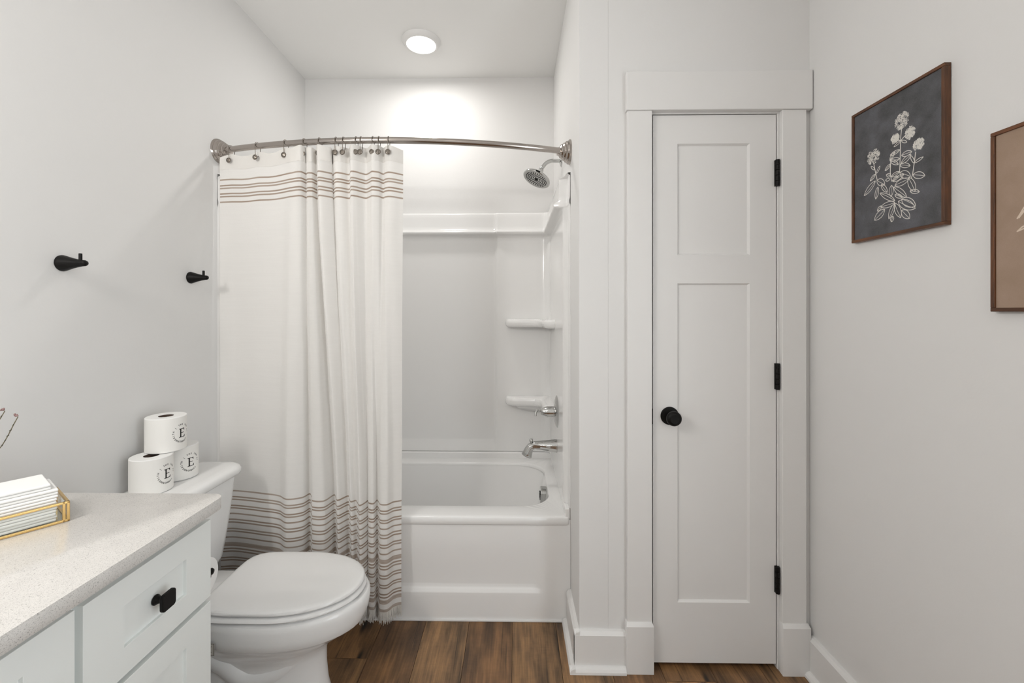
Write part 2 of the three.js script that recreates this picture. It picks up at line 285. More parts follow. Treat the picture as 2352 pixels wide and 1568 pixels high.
// ---------------------------------------------------------------- moulded surround
{
  const t = thing('shower_surround', 'glossy white moulded shower wall surround with corner shelves above the bathtub', 'shower surround', [-0.5185, 0.48, -2.24]);
  const plan = [], nrm = [], xr = 0.2175, xl = -1.2545, zb = -2.615, rc = 0.055;
  const push = (x, z, nx, nz) => { plan.push([x, z]); nrm.push([nx, nz]); };
  push(0.2419, -1.8590, -1, 0); push(0.2385, -1.8595, -0.8, 0.6); push(0.2365, -1.866, -1, 0.1); push(0.2360, -1.900, -1, 0.1); push(0.230, -1.909, -0.8, 0.4); push(0.2215, -1.916, -0.9, 0.3); push(xr, -1.93, -1, 0);
  for (let i = 1; i <= 24; i++) push(xr, -1.93 + (zb + rc + 1.93) * i / 24, -1, 0);
  for (let i = 1; i <= 8; i++) { const a = i / 8 * Math.PI / 2; push(xr - rc + rc * Math.cos(a), zb + rc - rc * Math.sin(a), -Math.cos(a), Math.sin(a)); }
  const NB = 300; for (let i = 1; i < NB; i++) push(xr - rc + (xl + rc - xr + rc) * i / NB, zb, 0, 1);
  for (let i = 0; i <= 8; i++) { const a = i / 8 * Math.PI / 2; push(xl + rc - rc * Math.sin(a), zb + rc - rc * Math.cos(a), Math.sin(a), Math.cos(a)); }
  for (let i = 23; i >= 0; i--) push(xl, -1.93 + (zb + rc + 1.93) * i / 24, 1, 0);
  push(-1.2715, -1.909, 0.8, 0.4); push(-1.2735, -1.866, 1, 0.1); push(-1.2788, -1.859, 1, 0);
  const band = [[0.480, -0.004], [0.482, 0], [0.52, 0], [0.545, 0], [0.56, 0], [0.9, 0], [1.3, 0], [1.60, 0], [1.70, 0], [1.72, 0], [1.74, 0], [1.762, 0.0005], [1.770, 0.004], [1.775, 0.014], [1.778, 0.028], [1.781, 0.036], [1.785, 0.040], [1.790, 0.0415], [1.795, 0.040], [1.799, 0.034], [1.803, 0.026], [1.808, 0.021], [1.83, 0.019], [1.88, 0.017], [1.900, 0.0165], [1.906, 0.014], [1.910, 0.009], [1.912, 0.001], [1.912, -0.026]];
  const sm = (a, b, v) => { const k = Math.min(1, Math.max(0, (v - a) / (b - a))); return k * k * (3 - 2 * k); };
  const rows = band.map(([y, d]) => plan.map(([x, z], i) => {
    const mid = sm(0, 0.022, -0.096 - x) * sm(0, 0.022, x + 0.941);
    const flange = i < 6 || i > plan.length - 4 ? (y > 1.9 ? Math.min(1, 0.3) : 0) : 1;
    const dip = z < -2.6 ? 0.012 * mid * (y > 0.535 ? 1 : y > 0.515 ? 0.4 : 0) : 0;
    const o = (d > 0 ? d * (flange ? 1 : 0.1) : d * (flange ? 1 : 0.1)) - dip;
    return [x + nrm[i][0] * o, y, z + nrm[i][1] * o];
  }));
  part('moulded_panel', loft(rows, { capA: false, capB: false, closed: false, crease: 0.9 }), M.fiberglass, t);
  // two moulded corner shelves
  for (const [y, h, drop] of [[1.228, 0.048, -0.022], [0.766, 0.052, 0.02]]) {
    const s = new THREE.Shape(); const zz = v => -v;  // plan (x, depth)
    s.moveTo(0.2165, 2.606); s.lineTo(-0.020, 2.606); s.quadraticCurveTo(-0.036, 2.600, -0.032, 2.585); s.quadraticCurveTo(-0.024, 2.555, 0.02, 2.548); s.lineTo(0.115, 2.544); s.quadraticCurveTo(0.165, 2.535, 0.172, 2.47); s.lineTo(0.176, 2.36); s.quadraticCurveTo(0.180, 2.325, 0.2165, 2.318); s.closePath();
    const g = new THREE.ExtrudeGeometry(s, { depth: h - 0.040, bevelEnabled: true, bevelSize: 0.016, bevelThickness: 0.020, bevelSegments: 8, curveSegments: 12 });
    g.rotateX(-Math.PI / 2); g.translate(0, y + 0.020, 0);
    const shelf = part('corner_shelf', toCreasedNormals(clean(g), 0.6), M.fiberglass, t);
    const br = loft([0, 0.4, 0.75, 1].map(k => { const q = 1 - 0.85 * k * k; return roundRect(0.2 - 0.20 * q, 0.216, -2.612, -2.612 + 0.055 * q + 0.004, 0.0018, y + 0.008 - k * (0.035 + drop), 3); }), { crease: 1 });
    part('bracket', br, M.fiberglass, shelf);
  }
}

// ---------------------------------------------------------------- shower plumbing
{
  const z = -2.2;
  const g = thing('showerhead', 'chrome round shower head on a curved arm from the wall', 'shower head', [AX, 2.078, z]);
  const fl = lathe([[0.0, 0.012], [0.012, 0.011], [0.022, 0.008], [0.030, 0.003], [0.031, 0]], 36); fl.rotateZ(Math.PI / 2); mesh('flange', fl, M.chrome, g);
  mesh('arm', tube([[0, 0, 0], [-0.03, 0.001, 0], [-0.055, 0.0, 0], [-0.078, -0.010, 0], [-0.094, -0.028, 0], [-0.104, -0.044, 0]], 0.0095, 32, 14), M.chrome, g);
  const h = new THREE.Group(); h.name = 'spray_head'; g.add(h); h.position.set(-0.106, -0.048, 0);
  h.quaternion.setFromUnitVectors(new THREE.Vector3(0, -1, 0), new THREE.Vector3(-0.42, -0.88, 0.2).normalize());
  mesh('ball_joint', lathe([[0, 0.012], [0.011, 0.010], [0.0145, 0.002], [0.0145, -0.006], [0.0115, -0.010], [0.0115, -0.014], [0, -0.014]], 28), M.chrome, h);
  mesh('shell', lathe([[0.010, -0.010], [0.017, -0.018], [0.022, -0.024], [0.036, -0.030], [0.058, -0.037], [0.070, -0.043], [0.0725, -0.049], [0.0725, -0.053], [0.070, -0.056], [0.066, -0.0565], [0.064, -0.0545], [0, -0.0545]], 48), M.chrome, h);
  const holes = []; for (const [n, r] of [[10, 0.018], [16, 0.027], [22, 0.036], [28, 0.045], [32, 0.054]]) for (let i = 0; i < n; i++) { const c = new THREE.CylinderGeometry(0.0024, 0.0020, 0.0024, 6); c.translate(r * Math.cos(i / n * 6.2832), -0.0555, r * Math.sin(i / n * 6.2832)); holes.push(c); }
  const nz = mesh('nozzles', merge(holes), M.gap, h); nz.userData.kind = 'stuff';
  mesh('centre_cap', lathe([[0, -0.0585], [0.008, -0.058], [0.0105, -0.0545]], 20), M.black, h);
  mesh('selector_tab', ext(-0.011, 0.011, -0.054, -0.048, 0.066, 0.079, 0.002), M.black, h);
}
{
  const g = thing('shower_valve', 'chrome shower valve with a round plate and a lever handle', 'shower valve', [0.2172, 0.8145, -2.2]);
  const pl = lathe([[0, 0.016], [0.03, 0.0150], [0.055, 0.0115], [0.072, 0.006], [0.080, 0.0]], 56); pl.rotateZ(Math.PI / 2); mesh('escutcheon', pl, M.chrome, g);
  const b = lathe([[0.0, 0.082], [0.012, 0.081], [0.018, 0.077], [0.0205, 0.066], [0.024, 0.058], [0.024, 0.053], [0.0265, 0.050], [0.0265, 0.008]], 40); b.rotateZ(Math.PI / 2); mesh('handle_hub', b, M.chrome, g);
  mesh('lever', tube([[-0.078, 0.004, 0], [-0.092, 0.007, 0.004], [-0.102, 0.006, 0.01], [-0.106, -0.004, 0.014], [-0.107, -0.018, 0.018]], 0.0055, 24, 12), M.chrome, g);
}
{
  const g = thing('tub_spout', 'chrome tub spout with a diverter knob below the shower valve', 'spout', [0.2172, 0.641, -2.2]);
  const sec = [[0, 0, 0.033, 0.030], [-0.006, 0, 0.0325, 0.030], [-0.05, 0.001, 0.027, 0.026], [-0.09, 0.003, 0.0215, 0.024], [-0.115, 0.003, 0.0185, 0.023], [-0.132, -0.006, 0.0205, 0.023], [-0.141, -0.020, 0.0225, 0.0235], [-0.1475, -0.036, 0.0245, 0.025], [-0.152, -0.048, 0.0275, 0.027], [-0.1525, -0.0505, 0.026, 0.0255]];
  const ang = [0, 0, 2, 0, 10, 35, 52, 62, 66, 66];
  const rings = sec.map(([x, y, ry, rz], k) => { const a = ang[k] * D2R, out = []; for (let i = 0; i < 32; i++) { const t = i / 32 * 2 * Math.PI, u = ry * Math.cos(t), v = rz * Math.sin(t); out.push([x + u * -Math.sin(a) * 1, y + u * Math.cos(a), v]); } return out; });
  mesh('spout_body', loft(rings, { crease: 1 }), M.chrome, g);
  mesh('diverter_knob', (() => { const k = lathe([[0, 0.024], [0.0055, 0.0225], [0.0092, 0.017], [0.0100, 0.013], [0.0085, 0.007], [0.0052, 0.003], [0.0048, -0.014]], 24); k.translate(-0.129, 0.0145, 0); return k; })(), M.chrome, g);
}
{
  const g = thing('overflow_cover', 'chrome overflow cover on the inside end of the bathtub', 'overflow cover', [0.158, 0.383, -2.2], 0);
  mesh('plate', (() => { const s = roundShape(-0.034, 0.034, -0.044, 0.044, 0.02), e = new THREE.ExtrudeGeometry(s, { depth: 0.020, bevelEnabled: true, bevelSize: 0.004, bevelThickness: 0.006, bevelSegments: 4 }); e.rotateY(-Math.PI / 2); e.rotateZ(-0.06); return e; })(), M.chrome, g);
  mesh('grille', merge([0, 1, 2].map(i => ext(-0.028, -0.023, 0.018 - i * 0.012, 0.024 - i * 0.012, -0.022, 0.022, 0.001))), M.gap, g);
}

// ---------------------------------------------------------------- curved rod, rings, curtain
const rodZ = x => -(1.742 + 2.394 - Math.sqrt(2.394 ** 2 - (x + 0.5185) ** 2)), rodY = x => 2.006 - 0.006 * (x + 0.5185) / 0.76;
{
  const g = thing('curtain_rod', 'brushed nickel shower rod bowed outwards between two stepped flanges', 'curtain rod', [-0.5185, 2.006, -1.8]);
  const pts = []; for (let i = 0; i <= 20; i++) { const x = -1.262 + (0.226 + 1.262) * i / 20; pts.push([x, rodY(x), rodZ(x)]); }
  part('rod', tube(pts, 0.0127, 90, 20), M.nickel, g);
  for (const sgn of [-1, 1]) {
    let f = lathe([[0.0, 0.058], [0.0165, 0.058], [0.0175, 0.050], [0.019, 0.048], [0.0275, 0.043], [0.029, 0.038], [0.0285, 0.036], [0.035, 0.032], [0.0365, 0.027], [0.036, 0.025], [0.043, 0.020], [0.0445, 0.014], [0.044, 0.012], [0.0505, 0.007], [0.0515, 0.0]], 56);
    f = toCreasedNormals(clean(f), 0.35); f.rotateZ(sgn * Math.PI / 2); f.rotateY(sgn * 0.16); const x = sgn < 0 ? L : AX; f.translate(x - (sgn < 0 ? -0.001 : 0.001), rodY(x), rodZ(x)); part('wall_flange', f, M.nickel, g);
  }
}
const TOPP = [[-1.2584,-1.845],[-1.188,-1.838],[-1.0684,-1.81],[-0.9484,-1.775],[-0.8969,-1.745],[-0.8565,-1.735],[-0.8486,-1.755],[-0.8498,-1.765],[-0.8355,-1.75],[-0.8172,-1.745],[-0.8114,-1.775],[-0.7982,-1.75],[-0.7798,-1.725],[-0.7397,-1.75],[-0.7449,-1.775],[-0.7199,-1.745],[-0.7022,-1.745],[-0.6765,-1.77],[-0.6488,-1.725],[-0.6349,-1.73],[-0.6104,-1.76],[-0.6032,-1.765],[-0.5822,-1.745],[-0.5634,-1.725],[-0.5421,-1.735],[-0.5304,-1.76],[-0.517,-1.745],[-0.4966,-1.735],[-0.4487,-1.76]];
const BOTP = [[-1.2478,-1.835],[-1.1799,-1.84],[-1.0621,-1.815],[-0.9801,-1.8],[-0.9267,-1.768],[-0.8746,-1.79],[-0.8626,-1.83],[-0.8393,-1.8],[-0.8176,-1.765],[-0.7729,-1.765],[-0.7533,-1.835],[-0.7357,-1.81],[-0.7183,-1.785],[-0.6938,-1.83],[-0.677,-1.8],[-0.6604,-1.775],[-0.6479,-1.79],[-0.6353,-1.77],[-0.6175,-1.745],[-0.6029,-1.78],[-0.6027,-1.79],[-0.5889,-1.765],[-0.5708,-1.764],[-0.566,-1.8],[-0.5577,-1.785],[-0.5403,-1.752],[-0.5138,-1.752],[-0.4929,-1.785],[-0.4662,-1.8]];
{
  const NS = 420, NR = 120, cT = new THREE.CatmullRomCurve3(TOPP.map(([x, z]) => new THREE.Vector3(x, 0, z)), false, 'centripetal'), cB = new THREE.CatmullRomCurve3(BOTP.map(([x, z]) => new THREE.Vector3(x, 0, z)), false, 'centripetal');
  const pT = [], pB = []; for (let i = 0; i <= NS; i++) { pT.push(cT.getPoint(i / NS)); pB.push(cB.getPoint(i / NS)); }
  const hang = [[-1.2062], [-1.0721], [-0.9379], [-0.8537], [-0.7872], [-0.7167], [-0.6857], [-0.6333], [-0.6136], [-0.5655], [-0.5408], [-0.5021]].map(v => v[0]);
  const topY = x => { let d = 9; for (const h of hang) d = Math.min(d, Math.abs(x - h)); return 0.012 * Math.min(1, (d / 0.05) ** 1.3); };
  const n3 = noise2(77), yBot = i => 0.104 + 0.022 * Math.max(0, 1 - i / NS * 1.8) + 0.004 * (n3(i / 30, 3) - 0.5);
  const pos = [], uv = [], idx = [], curtainBottom = [];
  for (let r = 0; r <= NR; r++) {
    const t = r / NR, k = Math.min(1, t * 1.15), mix = k * k * (3 - 2 * k) * 0.7 + t * 0.3, gather = 1 - 0.10 * Math.sin(Math.PI * t);
    for (let i = 0; i <= NS; i++) {
      const a = pT[i], b = pB[i]; let x = a.x + (b.x - a.x) * mix, z = a.z + (b.z - a.z) * mix;
      z += 0.010 * (n3(i / 26, t * 3.1) - 0.5) * Math.sin(Math.PI * t) + 0.004 * (n3(i / 9 + 40, t * 6) - 0.5) * Math.min(1, t * 6);
      const yt = rodY(a.x) - 0.022, yb = yBot(i), y = yt + (yb - yt) * t - topY(a.x) * (0.75 * Math.exp(-t / 0.02) + 0.25 * Math.exp(-t / 0.2)); pos.push(x, y, z); uv.push(i / NS, 1 - t);
      if (r === NR) curtainBottom.push([x, y, z]);
    }
  }
  for (let r = 0; r < NR; r++) for (let i = 0; i < NS; i++) { const a = r * (NS + 1) + i, c = a + NS + 1; idx.push(a, c, a + 1, a + 1, c, c + 1); }
  const g = new THREE.BufferGeometry(); g.setAttribute('position', new THREE.Float32BufferAttribute(pos, 3)); g.setAttribute('uv', new THREE.Float32BufferAttribute(uv, 2)); g.setIndex(idx); g.computeVertexNormals();
  // woven stripes: distances in metres from the hem (below) and from the top edge
  const HT = 1.868, low = [0.4305, 0.4048, 0.3937, 0.3674, 0.3567, 0.3328, 0.3079, 0.2958, 0.2681, 0.2571, 0.2318, 0.1834, 0.1713, 0.1453, 0.1342, 0.1073, 0.0969, 0.0709, 0.0588], wide = [[0.1938, 0.2111], [0.0322, 0.0484], [0.0, 0.0121]];
  const up = [0.107, 0.132, 0.1434, 0.167, 0.1795, 0.203].map(v => HT - v), lines = [...low, ...up];
  const map = dataTex(64, 2048, (x, y) => {
    const h = (y + 0.5) / 2048 * HT, w = N3(x / 2, y / 3) - 0.5; let k = 0;
    for (const l of lines) { const d = Math.abs(h - l) / 0.0019; k = Math.max(k, d < 1 ? 1 : Math.max(0, 2 - d)); }
    for (const [a, b] of wide) if (h > a && h < b) k = Math.max(k, 0.72);
    k *= 0.86 + 0.4 * w; const base = [245, 243, 240], br = [160, 139, 122], n = 1.5 * w;
    return base.map((c, i) => c + (br[i] - c) * k + n);
  });
  map.wrapS = map.wrapT = THREE.ClampToEdgeWrapping;
  const weave = dataTex(256, 256, (x, y) => { const v = 120 + 60 * Math.sin(x * Math.PI / 2) * Math.sin(y * Math.PI / 2) + 70 * (N2(x / 1.5, y / 6) - 0.5); return [v, v, v]; }, false, 10, 14);
  const cloth = new THREE.MeshPhysicalMaterial({ map, roughness: 1, transmission: 0.4, thickness: 0, bumpMap: weave, bumpScale: 0.0004, side: THREE.DoubleSide });
  const t = thing('shower_curtain', 'white cotton shower curtain with brown stripes and a fringed hem drawn to one side', 'shower curtain', [-0.86, 0.07, -1.79]);
  part('cloth', g, cloth, t);
  // header hem: a second layer sewn along the top
  const hp = [], hi = []; for (let r = 0; r <= 4; r++) for (let i = 0; i <= NS; i++) { const o = (Math.round(r / 4 * 0.031 * NR)) * (NS + 1) + i; hp.push(pos[3 * o], pos[3 * o + 1], pos[3 * o + 2] + 0.0012); }
  for (let r = 0; r < 4; r++) for (let i = 0; i < NS; i++) { const a = r * (NS + 1) + i, c = a + NS + 1; hi.push(a, c, a + 1, a + 1, c, c + 1); }
  const hg = new THREE.BufferGeometry(); hg.setAttribute('position', new THREE.Float32BufferAttribute(hp, 3)); hg.setIndex(hi); hg.computeVertexNormals();
  part('header_hem', hg, new THREE.MeshStandardMaterial({ color: rgb(0.80, 0.775, 0.74), roughness: 1, side: THREE.DoubleSide }), t);
  // knotted fringe
  const rf = rng(5), fr = [];
  for (let i = 0; i <= NS; i += 1) for (let q = 0; q < 2; q++) {
    const [x, y, z] = curtainBottom[i], len = 0.036 + 0.016 * rf(), dx = (rf() - 0.5) * 0.014, dz = (rf() - 0.5) * 0.012, c = new THREE.CylinderGeometry(0.0012, 0.0007, 1, 4, 2, true); const p = c.attributes.position;
    for (let k = 0; k < p.count; k++) { const s = 0.5 - p.getY(k); p.setXYZ(k, p.getX(k) + x + (rf() - 0.5) * 0.0004 + dx * s * s, y + 0.001 - len * s, p.getZ(k) + z + dz * s * s); }
    fr.push(c);
  }
  const fm = part('fringe', merge(fr), new THREE.MeshStandardMaterial({ color: rgb(0.74, 0.71, 0.66), roughness: 1 }), t); fm.userData.kind = 'stuff';
  // rings: wire loop over the rod with a round stud on the face of the curtain
  const ring = (() => {
    const g = new THREE.Group(); g.name = numbered('curtain_ring');
    mesh('wire_loop', tube([[0, 0.0150, 0.0], [0, 0.0125, 0.0095], [0, 0.002, 0.0150], [0, -0.014, 0.0145], [0, -0.032, 0.013], [0, -0.048, 0.012]], 0.0013, 40, 8), M.ring, g);
    mesh('back_wire', tube([[0, 0.0150, 0.0], [0, 0.0125, -0.0095], [0, 0.002, -0.0150], [0, -0.02, -0.013], [0, -0.040, -0.004], [0, -0.049, 0.006]], 0.0013, 40, 8), M.ring, g);
    const b = lathe([[0, 0.0085], [0.004, 0.0078], [0.0055, 0.0055], [0.008, 0.0062], [0.0105, 0.004], [0.0112, 0.0012], [0.0105, 0]], 24); b.rotateX(Math.PI / 2); b.translate(0, -0.051, 0.013); mesh('stud', b, M.ring, g);
    return g;
  })();
  scene.add(ring); tag(ring, 'bronze curtain ring with a round stud hanging on the shower rod', 'curtain ring', 'curtain rings on the shower rod');
  const NTH = ['first', 'second', 'third', 'fourth', 'fifth', 'sixth', 'seventh', 'eighth', 'ninth', 'tenth', 'eleventh', 'last'];
  hang.forEach((x, i) => { const o = i ? copyOf(ring, [0, 0, 0]) : ring; o.userData.label = NTH[i] + ' bronze curtain ring along the rod from the wall with the hooks'; o.position.set(x, rodY(x), rodZ(x)); o.rotation.y = -Math.atan2(x + 0.5185, 2.394) * -1; });
}

// ---------------------------------------------------------------- toilet
{
  const zc = -1.4717, t = thing('toilet', 'white two piece toilet with the lid down between vanity and bathtub', 'toilet', [-0.87, 0, zc]);
  const bowl = [[0, -1.10, -0.622, 0.116], [0.02, -1.10, -0.624, 0.114], [0.06, -1.09, -0.634, 0.106], [0.12, -1.06, -0.640, 0.100], [0.17, -1.03, -0.640, 0.100], [0.20, -1.02, -0.632, 0.106], [0.222, -1.02, -0.606, 0.122], [0.245, -1.02, -0.572, 0.142], [0.268, -1.02, -0.540, 0.159], [0.284, -1.02, -0.520, 0.168], [0.288, -1.02, -0.508, 0.174], [0.292, -1.02, -0.506, 0.177], [0.315, -1.02, -0.498, 0.181], [0.345, -1.02, -0.494, 0.1825], [0.358, -1.02, -0.495, 0.182], [0.366, -1.018, -0.499, 0.179], [0.369, -1.012, -0.502, 0.172]].map(([y, a, b, w]) => egg(y, a, b, w, zc));
  part('bowl', loft(bowl, { crease: 0.7 }), M.china, t);
  part('rear_deck', loft([[0.16, 0.085, -1.06, -0.98], [0.24, 0.095, -1.20, -0.95], [0.30, 0.11, -1.25, -0.93], [0.35, 0.118, -1.255, -0.93], [0.364, 0.116, -1.253, -0.935], [0.369, 0.108, -1.245, -0.94]].map(([y, w, a, b]) => roundRect(a, b, zc - w, zc + w, 0.02, y)), { crease: 0.9 }), M.china, t);
  for (const s of [1, -1]) part('trapway', tube([[-0.70, 0.20, zc + s * 0.030], [-0.78, 0.15, zc + s * 0.055], [-0.86, 0.14, zc + s * 0.068], [-0.93, 0.19, zc + s * 0.070], [-0.99, 0.215, zc + s * 0.066], [-1.035, 0.15, zc + s * 0.062], [-1.045, 0.03, zc + s * 0.06]], 0.044, 50, 16), M.china, t);
  part('foot', loft([[0, 0.118, -1.14, -0.70], [0.018, 0.118, -1.14, -0.70], [0.03, 0.112, -1.13, -0.71], [0.036, 0.095, -1.11, -0.72]].map(([y, w, a, b]) => roundRect(a, b, zc - w, zc + w, 0.05, y)), { crease: 0.9 }), M.china, t);
  for (const s of [1, -1]) part('bolt_cap', (() => { const g = lathe([[0, 0.02], [0.008, 0.018], [0.012, 0.010], [0.0125, 0]], 20); g.translate(-0.93, 0.032, zc + s * 0.105); return g; })(), M.china, t);
  const outline = (y, o, back = -0.983) => egg(y, back - o, -0.514 + o, 0.1715 + o, zc, 64, 5.5);
  part('seat', loft([outline(0.3735, -0.006), outline(0.3755, 0.003), outline(0.380, 0.006), outline(0.386, 0.004), outline(0.3895, -0.002), outline(0.3895, -0.02)], { crease: 0.9 }), M.seat, t);
  part('lid', loft([outline(0.3945, -0.010), outline(0.3962, -0.001), outline(0.4005, 0.001), outline(0.4055, -0.001), outline(0.4085, -0.006), outline(0.4105, -0.016), outline(0.4118, -0.045), outline(0.4122, -0.09)], { crease: 0.9 }), M.seat, t);
  for (const s of [1, -1]) part('hinge_post', ext(-0.998, -0.955, 0.366, 0.3945, zc + s * 0.075 - 0.02, zc + s * 0.075 + 0.02, 0.006), M.seat, t);
  part('tank', loft([[0.372, 0.165, -1.250, -1.115, 0.05], [0.378, 0.178, -1.256, -1.102, 0.055], [0.40, 0.186, -1.262, -1.094, 0.055], [0.50, 0.198, -1.265, -1.082, 0.055], [0.60, 0.208, -1.266, -1.072, 0.055], [0.692, 0.215, -1.266, -1.066, 0.055]].map(([y, w, a, b, r]) => roundRect(a, b, zc - w, zc + w, r, y, 10)), { crease: 0.9 }), M.china, t);
  part('tank_lid', loft([[0.6935, 0.218, -1.268, -1.062, 0.055], [0.698, 0.228, -1.271, -1.050, 0.062], [0.708, 0.232, -1.272, -1.046, 0.065], [0.718, 0.231, -1.272, -1.047, 0.065], [0.726, 0.226, -1.270, -1.052, 0.062], [0.7305, 0.215, -1.264, -1.063, 0.056], [0.732, 0.195, -1.252, -1.083, 0.045]].map(([y, w, a, b, r]) => roundRect(a, b, zc - w, zc + w, r, y, 12)), { crease: 1 }), M.china, t);
  const stk = canvasTex(128, 128, (c) => { c.fillStyle = '#b9b4ac'; c.fillRect(0, 0, 128, 128); c.strokeStyle = '#4a423a'; c.lineWidth = 5; c.strokeRect(4, 4, 120, 120); c.lineWidth = 4; c.beginPath(); c.moveTo(24, 34); c.lineTo(58, 64); c.lineTo(100, 30); c.moveTo(58, 64); c.lineTo(40, 92); c.moveTo(66, 58); c.lineTo(98, 96); c.stroke(); });
  part('label_plate', (() => { const g = new THREE.PlaneGeometry(0.036, 0.036); const b = new THREE.BoxGeometry(0.036, 0.036, 0.001); b.translate(-0.915, 0.305, zc + 0.1815); g.dispose(); return b; })(), new THREE.MeshStandardMaterial({ map: stk, roughness: 0.6 }), t).userData.label = 'small outlined mark on the side of the bowl';
}

// ---------------------------------------------------------------- paper rolls
const rollTex = canvasTex(2048, 512, (c, w, h) => {
  c.fillStyle = '#f2f0ec'; c.fillRect(0, 0, w, h); const s = h / 0.109, r = 0.0292 * s;   // s: pixels per metre of height; the girth has more pixels per metre
  c.translate(w / 2, h / 2); c.scale((w / 0.3644) / s, 1); c.fillStyle = '#15110e'; c.textAlign = 'center'; c.textBaseline = 'middle'; c.font = Math.round(0.042 * s) + 'px serif'; c.fillText('E', 0, 0); c.fillText('E', 1.2, 0);
  c.font = 'bold ' + Math.round(0.0078 * s) + 'px sans-serif'; const txt = 'COMMONWEALTH | THE INN AT · ';
  for (let i = 0; i < txt.length; i++) { const a = (144 + i * 360 / txt.length) * D2R; c.save(); c.translate(r * Math.sin(a), -r * Math.cos(a)); c.rotate(a); c.fillText(txt[i], 0, 0); c.restore(); }
});
const rollMat = new THREE.MeshStandardMaterial({ map: rollTex, roughness: 0.95 });
function paperRoll(name, label, [x, y, z], turn, group) {
  const ro = 0.058, hh = 0.115, g = thing(name, label, 'toilet paper', [x, y, z], turn, group);
  const side = new THREE.CylinderGeometry(ro, ro, hh - 0.006, 64, 1, true, 0, Math.PI * 2); side.translate(0, hh / 2, 0);
  mesh('printed_sheet', side, rollMat, g);
  mesh('wound_paper', lathe([[0.0215, 0], [ro - 0.003, 0], [ro - 0.0008, 0.0012], [ro, 0.003]], 64).rotateX(0), M.paper, g);
  mesh('paper_end', lathe([[ro, hh - 0.003], [ro - 0.0008, hh - 0.0012], [ro - 0.003, hh], [0.0215, hh - 0.001]], 64), M.paper, g);
  mesh('cardboard_core', lathe([[0.0215, hh - 0.001], [0.0208, hh - 0.0015], [0.0208, 0.001], [0.0215, 0.0]], 40), M.card, g);
  return g;
}
// the print sits half way round the girth, opposite the seam
paperRoll('toilet_roll', 'white toilet roll printed with a black E, standing nearest the vanity on the tank', [-1.187, 0.7325, -1.408], 85 * D2R + Math.PI, 'toilet rolls on the tank');
paperRoll('toilet_roll', 'white toilet roll printed with a black E, standing nearest the curtain on the tank', [-1.190, 0.7325, -1.528], 74 * D2R + Math.PI, 'toilet rolls on the tank');
paperRoll('toilet_roll', 'white toilet roll printed with a black E, stacked on top of two other rolls', [-1.187, 0.8480, -1.468], 87 * D2R + Math.PI, 'toilet rolls on the tank');

